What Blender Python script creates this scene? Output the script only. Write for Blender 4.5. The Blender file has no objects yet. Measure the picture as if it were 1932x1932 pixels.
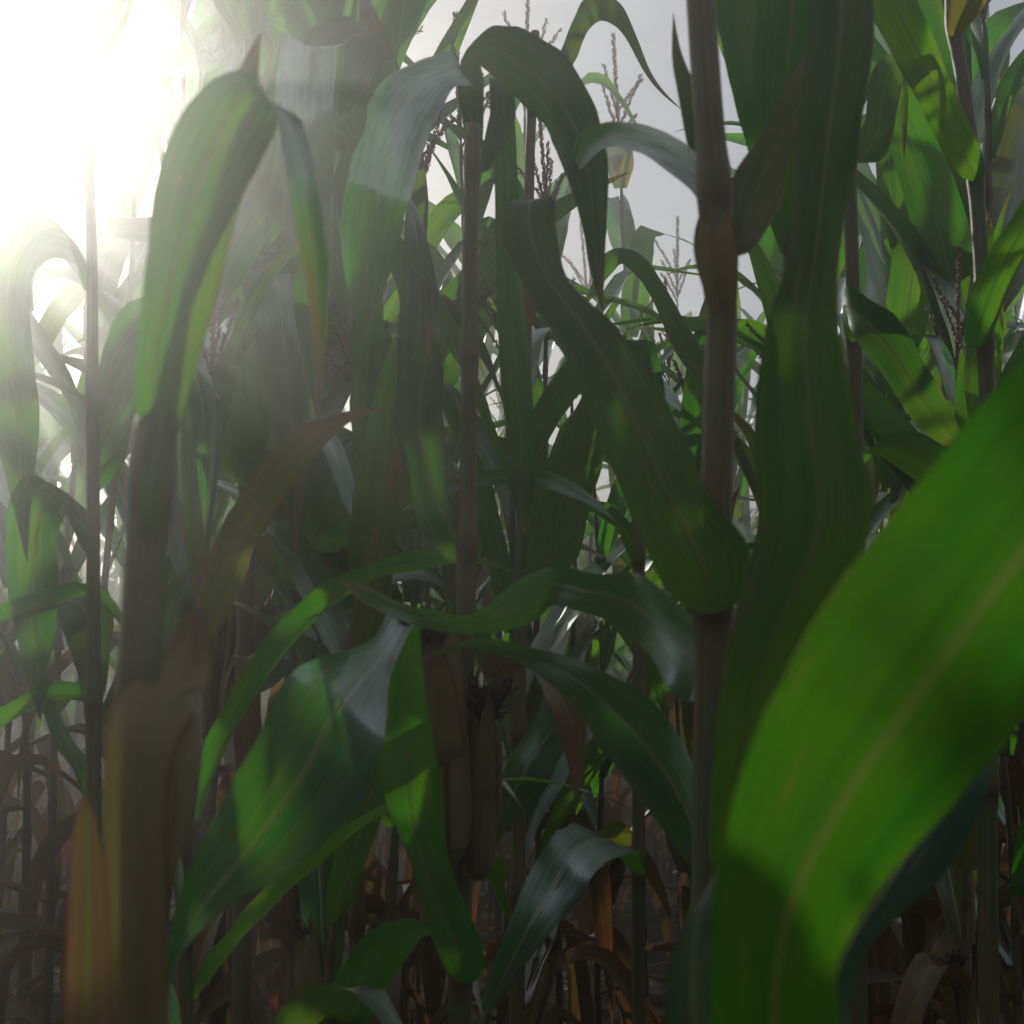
import bpy, bmesh, math, random
from mathutils import Vector, Matrix, noise

R = math.radians
random.seed(7)
scene = bpy.context.scene
col = scene.collection

# ------------------------------------------------------------------ camera
CAM_H, PITCH, SPAN = 1.0, 9.4, 0.728
cam = bpy.data.cameras.new("camera")
cam.sensor_fit = 'HORIZONTAL'
cam.sensor_width = 56.0
cam.lens = 56.0 / SPAN
cam.clip_start, cam.clip_end = 0.02, 2000
cam.dof.use_dof = True
cam.dof.focus_distance = 2.6
cam.dof.aperture_fstop = 18
camo = bpy.data.objects.new("camera", cam)
camo.location = (0, 0, CAM_H)
camo.rotation_euler = (R(90 + PITCH), 0, 0)
col.objects.link(camo)
scene.camera = camo
CF = Vector((0, math.cos(R(PITCH)), math.sin(R(PITCH))))
CU = Vector((0, -math.sin(R(PITCH)), math.cos(R(PITCH))))
CR = Vector((1, 0, 0))

def at(px, py, Y):
    """world point on the sight line through photo position (px,py) (1932 grid) at ground distance Y"""
    d = CF + CR * ((px - 966) / 1932 * SPAN) + CU * ((966 - py) / 1932 * SPAN)
    return Vector((0, 0, CAM_H)) + d * (Y / d.y)

# ------------------------------------------------------------------ materials
def mat_new(name):
    m = bpy.data.materials.new(name)
    m.use_nodes = True
    nt = m.node_tree
    nt.nodes.clear()
    return m, nt

class NB:
    def __init__(s, nt): s.nt = nt
    def n(s, typ, **kw):
        o = s.nt.nodes.new(typ)
        for k, v in kw.items(): setattr(o, k, v)
        return o
    def l(s, a, b): s.nt.links.new(a, b)
    def set(s, sock, v):
        if hasattr(v, 'links') or isinstance(v, bpy.types.NodeSocket): s.l(v, sock)
        else: sock.default_value = v
    def math(s, op, a, b=0.0, c=None):
        o = s.n('ShaderNodeMath', operation=op)
        s.set(o.inputs[0], a); s.set(o.inputs[1], b)
        if c is not None: s.set(o.inputs[2], c)
        return o.outputs[0]
    def ramp(s, v, lo, hi, smooth=True):
        o = s.n('ShaderNodeMapRange')
        if smooth: o.interpolation_type = 'SMOOTHSTEP'
        s.set(o.inputs[0], v); s.set(o.inputs[1], lo); s.set(o.inputs[2], hi)
        return o.outputs[0]
    def mix(s, f, a, b):
        o = s.n('ShaderNodeMix', data_type='RGBA')
        s.set(o.inputs[0], f)
        s.set(o.inputs[6], a if not isinstance(a, tuple) else (*a, 1))
        s.set(o.inputs[7], b if not isinstance(b, tuple) else (*b, 1))
        return o.outputs[2]
    def noise(s, vec, scale, detail=3, rough=.55, w=None):
        o = s.n('ShaderNodeTexNoise')
        if w is not None:
            o.noise_dimensions = '4D'; s.set(o.inputs['W'], w)
        s.l(vec, o.inputs['Vector']); o.inputs['Scale'].default_value = scale
        o.inputs['Detail'].default_value = detail; o.inputs['Roughness'].default_value = rough
        return o.outputs['Fac']
    def comb(s, x, y, z=0.0):
        o = s.n('ShaderNodeCombineXYZ')
        s.set(o.inputs[0], x); s.set(o.inputs[1], y); s.set(o.inputs[2], z)
        return o.outputs[0]

def leaf_material(name, refl, refl2, trans, trans2, dry_r, dry_t, dryness, gloss=.42, edge=.9, spec=.30, stripes=.75):
    m, nt = mat_new(name); b = NB(nt)
    uv = b.n('ShaderNodeUVMap').outputs[0]
    sep = b.n('ShaderNodeSeparateXYZ'); b.l(uv, sep.inputs[0])
    u, v = sep.outputs[0], sep.outputs[1]           # u along the blade in m*, v across 0..1
    rnd = b.n('ShaderNodeObjectInfo').outputs['Random']
    w = b.math('MULTIPLY', rnd, 37.0)
    va = b.math('ABSOLUTE', b.math('MULTIPLY_ADD', v, 2.0, -1.0))
    stripe = b.noise(b.comb(b.math('MULTIPLY', v, 34.0), b.math('MULTIPLY', u, 1.6)), 1.0, 2, .6, w)
    fine = b.noise(b.comb(b.math('MULTIPLY', v, 95.0), b.math('MULTIPLY', u, 2.2)), 1.0, 1, .5, w)
    blot = b.noise(b.comb(b.math('MULTIPLY', v, 2.2), b.math('MULTIPLY', u, 6.0)), 1.0, 4, .6, w)
    spots = b.noise(b.comb(b.math('MULTIPLY', v, 14.0), b.math('MULTIPLY', u, 20.0)), 1.0, 2, .5, w)
    st = b.math('ADD', b.math('MULTIPLY', stripe, .65), b.math('MULTIPLY', fine, .35))
    stf = b.ramp(st, .36, .64)
    yel = b.ramp(b.math('ADD', blot, b.math('MULTIPLY', rnd, .22)), .42, .78)
    rc = b.mix(yel, refl, refl2)
    tc = b.mix(yel, trans, trans2)
    dk = b.n('ShaderNodeMix', data_type='RGBA', blend_type='MULTIPLY')
    b.set(dk.inputs[0], b.math('MULTIPLY', stf, stripes)); b.l(tc, dk.inputs[6]); dk.inputs[7].default_value = (.42, .5, .4, 1)
    tc = dk.outputs[2]
    rc = b.mix(b.math('MULTIPLY', stf, .3), rc, tuple(c * 1.5 for c in refl))
    # midrib
    mr = b.math('SUBTRACT', 1.0, b.ramp(va, .035, .085))
    rc = b.mix(b.math('MULTIPLY', mr, .7), rc, (.12, .115, .05))
    tc = b.mix(b.math('MULTIPLY', mr, .75), tc, (.055, .085, .010))
    # dried margins, tip and flecks
    dn = b.math('ADD', b.math('MULTIPLY', b.math('SUBTRACT', blot, .5), 1.0), b.math('MULTIPLY', rnd, .18))
    edgev = b.ramp(b.math('ADD', va, b.math('MULTIPLY', dn, .55)), edge, edge + .12)
    tipv = 0.0
    spv = b.math('MULTIPLY', b.ramp(spots, .62, .70), b.ramp(blot, .46, .58))
    dry = b.math('MAXIMUM', b.math('MAXIMUM', edgev, b.math('MULTIPLY', spv, .7)), tipv)
    at_ = b.n('ShaderNodeAttribute'); at_.attribute_name = 'tipw'
    tipd = b.ramp(b.math('ADD', b.math('ADD', at_.outputs['Fac'], b.math('MULTIPLY', dn, .6)), b.math('MULTIPLY_ADD', st, .5, -.25)), 1.0 - dryness, 1.09 - dryness)
    dry = b.math('MAXIMUM', dry, tipd)
    dr = b.mix(stf, dry_r, tuple(c * .62 for c in dry_r))
    dt = b.mix(stf, dry_t, tuple(c * .5 for c in dry_t))
    rc = b.mix(dry, rc, dr); tc = b.mix(dry, tc, dt)
    bump = b.n('ShaderNodeBump'); bump.inputs['Strength'].default_value = .5; bump.inputs['Distance'].default_value = .0012
    b.l(b.math('ADD', st, b.math('MULTIPLY', mr, .8)), bump.inputs['Height'])
    dif = b.n('ShaderNodeBsdfDiffuse'); b.l(rc, dif.inputs[0]); b.l(bump.outputs[0], dif.inputs['Normal'])
    tr = b.n('ShaderNodeBsdfTranslucent'); b.l(tc, tr.inputs[0]); b.l(bump.outputs[0], tr.inputs['Normal'])
    add = b.n('ShaderNodeAddShader'); b.l(dif.outputs[0], add.inputs[0]); b.l(tr.outputs[0], add.inputs[1])
    gl = b.n('ShaderNodeBsdfGlossy'); gl.inputs['Roughness'].default_value = gloss
    gl.inputs[0].default_value = (.85, .92, .95, 1); b.l(bump.outputs[0], gl.inputs['Normal'])
    fr = b.n('ShaderNodeFresnel'); fr.inputs[0].default_value = 1.42; b.l(bump.outputs[0], fr.inputs['Normal'])
    mx = b.n('ShaderNodeMixShader'); b.l(b.math('MULTIPLY', b.math('MULTIPLY', fr.outputs[0], spec), b.math('MULTIPLY_ADD', b.ramp(b.math('ADD', b.math('MULTIPLY', blot, .6), b.math('MULTIPLY', st, .4)), .36, .62), .85, .35)), mx.inputs[0])
    b.l(b.math('MULTIPLY_ADD', st, .3, gloss - .13), gl.inputs['Roughness'])
    b.l(add.outputs[0], mx.inputs[1]); b.l(gl.outputs[0], mx.inputs[2])
    out = b.n('ShaderNodeOutputMaterial'); b.l(mx.outputs[0], out.inputs[0])
    return m

DRY_R, DRY_T = (.17, .115, .06), (.15, .075, .024)
M_LEAF = leaf_material("corn_leaf", (.009, .022, .014), (.018, .028, .011), (.030, .180, .003), (.10, .21, .005), DRY_R, DRY_T, .06, edge=1.03)
#
M_DEEP = leaf_material("thick_corn_leaf", (.009, .022, .012), (.012, .026, .010), (.013, .092, .0010), (.032, .105, .0015), DRY_R, DRY_T, .02, gloss=.45, edge=1.05, spec=.25, stripes=.45)
M_LEAFY = leaf_material("corn_leaf_turning", (.03, .04, .016), (.06, .055, .018), (.05, .145, .005), (.14, .135, .008), DRY_R, DRY_T, .26, edge=.90)
M_DRY = leaf_material("dry_corn_leaf", (.09, .058, .03), (.12, .07, .03), (.055, .030, .011), (.07, .034, .011), (.12, .07, .035), (.10, .032, .008), .3, gloss=.65, edge=.85, spec=.08)
M_HUSK = leaf_material("corn_husk", (.14, .105, .045), (.17, .12, .055), (.06, .05, .012), (.08, .045, .012), (.13, .075, .03), (.06, .025, .006), .15, gloss=.5, edge=.9, spec=.3)

def stalk_material(name, c1, c2, node_c):
    m, nt = mat_new(name); b = NB(nt)
    uv = b.n('ShaderNodeUVMap').outputs[0]
    sep = b.n('ShaderNodeSeparateXYZ'); b.l(uv, sep.inputs[0])
    rnd = b.n('ShaderNodeObjectInfo').outputs['Random']
    w = b.math('MULTIPLY', rnd, 23.0)
    st = b.noise(b.comb(b.math('MULTIPLY', sep.outputs[0], 26.0), b.math('MULTIPLY', sep.outputs[1], 2.5)), 1.0, 3, .6, w)
    bl = b.noise(b.comb(b.math('MULTIPLY', sep.outputs[0], 2.0), b.math('MULTIPLY', sep.outputs[1], 5.0)), 1.0, 4, .6, w)
    c = b.mix(b.ramp(bl, .35, .68), c1, c2)
    c = b.mix(b.math('MULTIPLY', b.ramp(st, .45, .62), .4), c, (.035, .03, .018))
    nd = b.n('ShaderNodeAttribute'); nd.attribute_name = 'nodew'
    red = b.noise(b.comb(b.math('MULTIPLY', sep.outputs[0], 4.0), b.math('MULTIPLY', sep.outputs[1], 9.0)), 1.0, 3, .6, b.math('ADD', w, 5.0))
    c = b.mix(b.math('MULTIPLY', b.ramp(red, .5, .72), .6), c, (.12, .05, .04))
    c = b.mix(b.math('MULTIPLY', nd.outputs['Fac'], .85), c, node_c)
    low = b.n('ShaderNodeAttribute'); low.attribute_name = 'loww'
    c = b.mix(b.math('MULTIPLY', low.outputs['Fac'], .8), c, (.11, .065, .032))
    p = b.n('ShaderNodeBsdfPrincipled'); b.l(c, p.inputs['Base Color']); p.inputs['Roughness'].default_value = .5
    p.inputs['Specular IOR Level'].default_value = .35
    bump = b.n('ShaderNodeBump'); bump.inputs['Strength'].default_value = .4; bump.inputs['Distance'].default_value = .001
    b.l(st, bump.inputs['Height']); b.l(bump.outputs[0], p.inputs['Normal'])
    out = b.n('ShaderNodeOutputMaterial'); b.l(p.outputs[0], out.inputs[0])
    return m
M_STALK = stalk_material("corn_stalk", (.065, .11, .036), (.17, .11, .055), (.07, .022, .014))

def simple_mat(name, c1, c2, scale, rough=.8, bumpd=0.0, trans=None):
    m, nt = mat_new(name); b = NB(nt)
    tc = b.n('ShaderNodeTexCoord').outputs['Object']
    f = b.noise(tc, scale, 5, .6)
    c = b.mix(b.ramp(f, .35, .65), c1, c2)
    p = b.n('ShaderNodeBsdfPrincipled'); b.l(c, p.inputs['Base Color']); p.inputs['Roughness'].default_value = rough
    if bumpd:
        p.inputs['Specular IOR Level'].default_value = .05
        bump = b.n('ShaderNodeBump'); bump.inputs['Strength'].default_value = .8; bump.inputs['Distance'].default_value = bumpd
        b.l(f, bump.inputs['Height']); b.l(bump.outputs[0], p.inputs['Normal'])
    out = b.n('ShaderNodeOutputMaterial')
    if trans:
        t = b.n('ShaderNodeBsdfTranslucent'); t.inputs[0].default_value = (*trans, 1)
        a = b.n('ShaderNodeAddShader'); b.l(p.outputs[0], a.inputs[0]); b.l(t.outputs[0], a.inputs[1]); b.l(a.outputs[0], out.inputs[0])
    else: b.l(p.outputs[0], out.inputs[0])
    return m
M_TASSEL = simple_mat("corn_tassel", (.14, .07, .05), (.20, .10, .06), 30, .7, trans=(.05, .025, .012))
M_SILK = simple_mat("corn_silk", (.03, .016, .01), (.06, .03, .018), 60, .7)
M_SOIL = simple_mat("soil", (.02, .014, .010), (.045, .032, .022), 14, .95, .02)

# ------------------------------------------------------------------ mesh helpers
class MB:
    def __init__(s):
        s.v, s.f, s.uv, s.a, s.b = [], [], [], [], []
    def vert(s, p, uv=(0, 0), a=0.0, b=0.0):
        s.v.append(Vector(p)); s.uv.append(uv); s.a.append(a); s.b.append(b)
        return len(s.v) - 1
    def build(s, name, mat, parent=None, origin=(0, 0, 0), attrs=('tipw', None)):
        o0 = Vector(origin)
        me = bpy.data.meshes.new(name)
        me.from_pydata([p - o0 for p in s.v], [], s.f)
        lay = me.uv_layers.new(name="UVMap")
        for li, l in enumerate(me.loops):
            lay.data[li].uv = s.uv[l.vertex_index]
        for nm, dat in zip(attrs, (s.a, s.b)):
            if nm:
                at_ = me.attributes.new(nm, 'FLOAT', 'POINT')
                at_.data.foreach_set('value', dat)
        me.polygons.foreach_set('use_smooth', [True] * len(me.polygons))
        me.materials.append(mat)
        me.update()
        ob = bpy.data.objects.new(name, me)
        col.objects.link(ob)
        if parent: ob.parent = parent
        return ob

def cat(ps, t):
    """Catmull-Rom through a list of tuples"""
    n = len(ps) - 1
    x = min(max(t, 0), 1) * n
    i = min(int(x), n - 1); f = x - i
    p0, p1, p2, p3 = ps[max(i - 1, 0)], ps[i], ps[i + 1], ps[min(i + 2, n)]
    return [0.5 * (2 * b + (c - a) * f + (2 * a - 5 * b + 4 * c - d) * f * f + (3 * b - a - 3 * c + d) * f ** 3)
            for a, b, c, d in zip(p0, p1, p2, p3)]

def ribbon(rows, vee=.10, ruffle=.02, nv=10, seed=0, tipfrom=0.0):
    """rows: list of (A, B) world edge points from base to tip -> leaf blade sheet with a midrib fold and rippled margins"""
    mb = MB(); n = len(rows); L = 0.0; prev = None; idx = []
    for i, (A, B) in enumerate(rows):
        C = (A + B) / 2
        if prev is not None: L += (C - prev).length
        prev = C
        nx = (rows[min(i + 1, n - 1)][0] + rows[min(i + 1, n - 1)][1]) / 2 - (rows[max(i - 1, 0)][0] + rows[max(i - 1, 0)][1]) / 2
        W = (B - A).length
        N = nx.cross(B - A)
        N = N.normalized() if N.length > 1e-9 else Vector((0, 0, 1))
        row = []
        for j in range(nv + 1):
            v = j / nv; e = abs(2 * v - 1)
            if e > .6:
                q_ = noise.noise(Vector((L * 38 + seed * 2.3, 9.1 if v > .5 else 4.2, seed)))
                q2 = noise.noise(Vector((L * 11 + seed * 1.3, 2.1 if v > .5 else 7.2, seed * .5)))
                ins = max(0, q_ - .12) * .10 + max(0, q2 - .38) * .55
                v = v + (-1 if v > .5 else 1) * ins * (e - .6) / .4 * .5
            p = A.lerp(B, v) + N * (W * vee * (e ** 1.3 - .5))
            rf = noise.noise(Vector((L * 9 + seed * 3.1, (2.7 if v > .5 else 0) + seed, seed * .7)))
            rf2 = noise.noise(Vector((L * 24 + seed * 5.1, (1.7 if v > .5 else 0) + seed, seed * .3)))
            p += N * (ruffle * (rf + .35 * rf2) * e ** 2.2 * min(1, W / .05))
            t = i / (n - 1)
            row.append(mb.vert(p, (L + seed * .37, v), max(0, (t - tipfrom) / (1 - tipfrom))))
        idx.append(row)
    for i in range(n - 1):
        for j in range(nv):
            mb.f.append((idx[i][j], idx[i][j + 1], idx[i + 1][j + 1], idx[i + 1][j]))
    return mb

YS = 1.0
def hero_leaf(parent, stations, mat=None, vee=.10, ruffle=.012, n=46, seed=None, name="leaf"):
    st = []
    for s in stations:
        ax, ay, bx, by, Y = s[:5]; dY = s[5] if len(s) > 5 else 0.0
        Y *= YS
        st.append((ax, ay, Y + dY / 2, bx, by, Y - dY / 2))
    rows = []
    for i in range(n):
        q = cat(st, i / (n - 1))
        a_, b_ = at(q[0], q[1], q[2]), at(q[3], q[4], q[5])
        t_ = i / (n - 1)
        if t_ < .05 and name == "leaf":
            k_ = .30 + .70 * math.sqrt(1 - (1 - t_ / .05) ** 2)
            c_ = (a_ + b_) / 2
            a_, b_ = c_ + (a_ - c_) * k_, c_ + (b_ - c_) * k_
        rows.append((a_, b_))
    mb = ribbon(rows, vee, ruffle, 12, seed if seed is not None else random.random() * 50)
    return mb.build(name, mat or M_LEAF, parent, parent.location)

def tube(mb, pts, rads, sides=12, nodes=None, low=None, cap=True):
    n = len(pts); rings = []; L = 0
    for i, p in enumerate(pts):
        if i: L += (pts[i] - pts[i - 1]).length
        d = (pts[min(i + 1, n - 1)] - pts[max(i - 1, 0)]).normalized()
        x = d.cross(Vector((0, 1, 0.13))).normalized(); y = d.cross(x)
        ring = []
        for k in range(sides + 1):
            a = 2 * math.pi * k / sides
            ring.append(mb.vert(p + (x * math.cos(a) + y * math.sin(a)) * rads[i], (k / sides, L),
                                nodes[i] if nodes else 0, low[i] if low else 0))
        rings.append(ring)
    for i in range(n - 1):
        for k in range(sides):
            mb.f.append((rings[i][k], rings[i][k + 1], rings[i + 1][k + 1], rings[i + 1][k]))
    if cap:
        mb.f.append(tuple(rings[-1][:sides]))

def stalk_mesh(rng, base, top, node_ts, r0, r1, bow=.01, per=7, lowz=1.0):
    """jointed stalk: sheath swelling above each node, dark ring at the node"""
    pts, rads, nd, lw = [], [], [], []
    ts = [0.0] + list(node_ts) + [1.0]
    ph = rng.random() * 6
    def pos(t):
        p = base.lerp(top, t)
        return p + Vector((math.sin(t * 5 + ph), math.cos(t * 4.3 + ph), 0)) * bow * math.sin(math.pi * t)
    for a, b in zip(ts[:-1], ts[1:]):
        for k in range(per):
            f = k / per
            t = a + (b - a) * f
            r = r0 + (r1 - r0) * t
            ring = math.exp(-((f - 0.0) / .05) ** 2)
            swell = 1 + .22 * ring + .10 * max(0, 1 - abs(f - .10) / .18)
            pts.append(pos(t)); rads.append(r * swell)
            nd.append(1.0 if k == 0 else (.55 if k == 1 else 0)); lw.append(min(1, max(0, (lowz - pos(t).z) / .5)))
    pts.append(pos(1)); rads.append(r1 * .8); nd.append(0); lw.append(0)
    mb = MB(); tube(mb, pts, rads, 14, nd, lw)
    return mb, pos

def ear_mesh(rng, base, direc, length, rad):
    """husk-wrapped cob: overlapping husk leaves with free points"""
    d = direc.normalized(); x = d.cross(Vector((.3, 1, .1))).normalized(); y = d.cross(x)
    mb = MB()
    prof = [(0, .35), (.06, .72), (.2, .95), (.42, 1.0), (.62, .93), (.8, .72), (.92, .46), (1.0, .26)]
    rings = []
    sides = 18
    for t, r in prof:
        ring = []
        for k in range(sides + 1):
            a = 2 * math.pi * k / sides
            rr = rad * r * (1 + .05 * math.sin(a * 5 + t * 2) + .03 * math.sin(a * 9 + 1))
            ring.append(mb.vert(base + d * (t * length) + (x * math.cos(a) + y * math.sin(a)) * rr, (t * length + k * .001, (k / sides * 3) % 1.0), t))
        rings.append(ring)
    for i in range(len(rings) - 1):
        for k in range(sides):
            mb.f.append((rings[i][k], rings[i][k + 1], rings[i + 1][k + 1], rings[i + 1][k]))
    for q in range(7):                                   # loose husk blades
        a0 = q * 2.4 + rng.random() * .5; span = .62
        t0 = .02 + .07 * q; t1 = .86 + rng.random() * .42
        prev = None
        for i in range(9):
            f = i / 8; t = t0 + (t1 - t0) * f
            w = span * (1 - f ** 2.2) + .02
            rr = rad * (1.05 + .03 * q - .75 * max(0, f - .45) ** 1.2 * (1.2 if q % 3 else -.55)) * (.8 if f < .1 else 1)
            row = []
            for k in range(5):
                a = a0 + (k / 4 - .5) * 2 * w
                row.append(mb.vert(base + d * (t * length) + (x * math.cos(a) + y * math.sin(a)) * rr, (t * length, k / 4), f))
            if prev:
                for k in range(4): mb.f.append((prev[k], prev[k + 1], row[k + 1], row[k]))
            prev = row
    return mb, base + d * length * .98, d

def silk_mesh(rng, p, d, rad):
    mb = MB()
    for k in range(60):
        v = (d + Vector((rng.uniform(-1, 1), rng.uniform(-1, 1), rng.uniform(-1, 1))) * .45).normalized()
        L = rng.uniform(.02, .065)
        q = [p - d * .012 + v * L * f + Vector((rng.uniform(-1, 1), rng.uniform(-1, 1), -1.2)) * .009 * f * f for f in (0, .35, .7, 1)]
        tube(mb, q, [.0032, .0028, .002, .001], 5, cap=False)
    return mb

def tassel_mesh(rng, base, direc, length, branches):
    mb = MB(); d = direc.normalized()
    def spike(p, dr, L, sag, dens):
        pts = []
        for i in range(9):
            f = i / 8
            pts.append(p + dr * (L * f) + Vector((0, 0, -sag)) * (f * f))
        tube(mb, pts, [.0028 * (1 - .6 * i / 8) for i in range(9)], 5, cap=False)
        n = int(L * dens)
        for k in range(n):
            f = .12 + .88 * k / n
            i = min(int(f * 8), 7); g = f * 8 - i
            c = pts[i].lerp(pts[i + 1], g); ax = (pts[i + 1] - pts[i]).normalized()
            o = Vector((rng.uniform(-1, 1), rng.uniform(-1, 1), rng.uniform(-1, 1)))
            o = (o - ax * o.dot(ax)).normalized()
            tip = c + ax * .0125 + o * rng.uniform(.004, .0085)
            s = ax.cross(o) * .0027
            mid = c + ax * .006 + o * .004
            a = [mb.vert(c), mb.vert(mid + s), mb.vert(tip), mb.vert(mid - s), mb.vert(mid + o * .0028)]
            mb.f += [(a[0], a[1], a[4]), (a[1], a[2], a[4]), (a[2], a[3], a[4]), (a[3], a[0], a[4]), (a[0], a[3], a[2], a[1])]
    spike(base, d, length, 0.0, 620)
    for q in range(branches):
        a = q * 2.4 + rng.random()
        h = .06 + .30 * q / max(1, branches)
        side = Vector((math.cos(a), math.sin(a), 0))
        dr = (d * rng.uniform(.85, 1.5) + side * rng.uniform(.35, .8)).normalized()
        spike(base + d * length * h, dr, length * rng.uniform(.42, .62), rng.uniform(0, .04), 300)
    return mb

def gen_leaf(rng, base, az, length, width, elev, droop, kink=None, twist=0.0, n=22, nv=6, vee=.12):
    """arching blade: starts at elevation elev, bends by droop; an optional kink folds it over"""
    rows = []; p = base.copy(); el = elev; seed = rng.random() * 60
    ds = length / (n - 1); roll = rng.uniform(-.25, .25); cur_az = az; sway = rng.uniform(-.35, .35)
    for i in range(n):
        t = i / (n - 1)
        d = Vector((math.cos(el) * math.cos(cur_az), math.cos(el) * math.sin(cur_az), math.sin(el)))
        side = Vector((-math.sin(cur_az), math.cos(cur_az), 0))
        up = side.cross(d) * -1
        rl = roll + twist * t
        s = side * math.cos(rl) + up * math.sin(rl)
        w = width * (min(1, .45 + t * 3.2) if t < .18 else 1.0) * (1 - max(0, (t - .25) / .75) ** 1.9)
        w = max(w, .0015)
        rows.append((p - s * w / 2, p + s * w / 2))
        p = p + d * ds
        el -= droop * (.35 + 1.5 * t) / n
        if kink and abs(t - kink[0]) < .07: el -= kink[1] / (.14 * n)
        el = max(el, -1.5)
        cur_az += sway / n
    return ribbon(rows, vee, width * .16, nv, seed)

# ------------------------------------------------------------------ tagging / copying
def tag(o, label=None, cat_=None, group=None, kind=None):
    if label: o['label'] = label
    if cat_: o['category'] = cat_
    if group: o['group'] = group
    if kind: o['kind'] = kind
    return o
def empty(name, loc):
    o = bpy.data.objects.new(name, None); o.location = loc; o.empty_display_size = .1
    col.objects.link(o); return o
def copy_tree(o, parent=None):
    c = o.copy(); col.objects.link(c)
    if parent: c.parent = parent
    for ch in o.children: copy_tree(ch, c)
    return c

# ------------------------------------------------------------------ generated corn plants
def make_plant(seed, H=2.45, greens=.8, ears=1, lushness=1.0, tassel=True, dry_low=6, nodes=15):
    rng = random.Random(seed)
    root = empty("corn_plant", (0, 0, 0))
    top = Vector((rng.uniform(-.05, .05), rng.uniform(-.05, .05), H))
    nts = [.035 + (.93) * ((i + .4) / nodes) ** 1.08 for i in range(nodes)]
    mb, pos = stalk_mesh(rng, Vector((0, 0, -.02)), top, nts, .0120, .0048, .03)
    mb.build("stalk", M_STALK, root, attrs=('nodew', 'loww'))
    az0 = rng.random() * math.pi
    for i, t in enumerate(nts):
        az = az0 + (math.pi if i % 2 else 0) + rng.uniform(-.45, .45)
        b = pos(t + .03) + Vector((math.cos(az), math.sin(az), 0)) * .008
        f = i / (nodes - 1)
        if i < 1: continue
        if i < dry_low:
            if rng.random() < .08: continue
            m = gen_leaf(rng, b, az, rng.uniform(.5, .8), rng.uniform(.045, .075), rng.uniform(.2, .9), rng.uniform(2.2, 3.4),
                         (rng.uniform(.1, .35), rng.uniform(.6, 1.4)), rng.uniform(-2.5, 2.5), 18, 5, .3)
            m.build("leaf", M_DRY, root)
            if i < dry_low - 1:
                m = gen_leaf(rng, b, az + rng.uniform(1.2, 2.4), rng.uniform(.35, .6), rng.uniform(.03, .055), rng.uniform(-.5, .7), rng.uniform(1.5, 3.0),
                             (rng.uniform(.1, .4), rng.uniform(.4, 1.4)), rng.uniform(-3, 3), 16, 4, .3)
                m.build("leaf", M_DRY, root)
            continue
        bell = math.sin(math.pi * min(1, .22 + .68 * f))
        L = (.45 + .50 * bell) * lushness * rng.uniform(.88, 1.1)
        W = (.060 + .042 * bell) * rng.uniform(.88, 1.12)
        el = 1.0 + .32 * f + rng.uniform(-.22, .15)
        kink = (rng.uniform(.35, .62), rng.uniform(.7, 1.7)) if rng.random() < .38 else None
        m = gen_leaf(rng, b, az, L, W, el, rng.uniform(.7, 2.3) - .5 * f, kink, rng.uniform(-.9, .9))
        m.build("leaf", M_LEAF if rng.random() < greens else M_LEAFY, root)
    for e in range(ears):
        i = 6 + e
        az = az0 + (math.pi if i % 2 else 0) + rng.uniform(-.5, .5)
        d = Vector((math.cos(az) * .34, math.sin(az) * .34, 1))
        em, tip, dd = ear_mesh(rng, pos(nts[i]) + Vector((math.cos(az), math.sin(az), 0)) * .016, d, rng.uniform(.19, .24), rng.uniform(.023, .028))
        eo = em.build("ear", M_HUSK, root)
        silk_mesh(rng, tip, dd, .01).build("silk", M_SILK, eo)
    if tassel:
        tassel_mesh(rng, top - Vector((0, 0, .02)), Vector((rng.uniform(-.12, .12), rng.uniform(-.12, .12), 1)), rng.uniform(.30, .38), rng.randint(5, 8)).build("tassel", M_TASSEL, root)
    return root

# ------------------------------------------------------------------ the hand shaped plants near the camera
def hero(base_px, Y, name="corn_plant"):
    p = at(base_px, 1406, Y); return empty(name, (p.x, Y, 0))

def hero_stalk(root, pts, r0, r1, nodes, seed, lowz=.6):
    """pts: photo positions from low to high, the stalk then runs straight down to the soil"""
    rng = random.Random(seed)
    W = [at(*p) for p in pts]
    low = W[0]
    path = [Vector((root.location.x, root.location.y, -.03))] + W
    # resample by length
    ls = [0]
    for a, b in zip(path[:-1], path[1:]): ls.append(ls[-1] + (b - a).length)
    tot = ls[-1]
    def pos(s):
        for i in range(len(path) - 1):
            if s <= ls[i + 1] or i == len(path) - 2:
                return path[i].lerp(path[i + 1], (s - ls[i]) / max(1e-6, ls[i + 1] - ls[i]))
    nz = sorted(nodes)
    P, Rr, nd, lw = [], [], [], []
    N = 150
    for k in range(N + 1):
        s = tot * k / N; q = pos(s); f = k / N
        r = r0 + (r1 - r0) * f
        m = 0; sw = 0
        for z in nz:
            dz = q.z - z
            m = max(m, math.exp(-(dz / .010) ** 2)); sw = max(sw, math.exp(-((dz - .012) / .022) ** 2))
        P.append(q); Rr.append(r * (1 + .24 * sw)); nd.append(m); lw.append(min(1, max(0, (lowz - q.z) / .4)))
    mb = MB(); tube(mb, P, Rr, 20, nd, lw)
    return mb.build("stalk", M_STALK, root, root.location, attrs=('nodew', 'loww'))
def pz(px, py, Y): return at(px, py, Y).z

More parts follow.
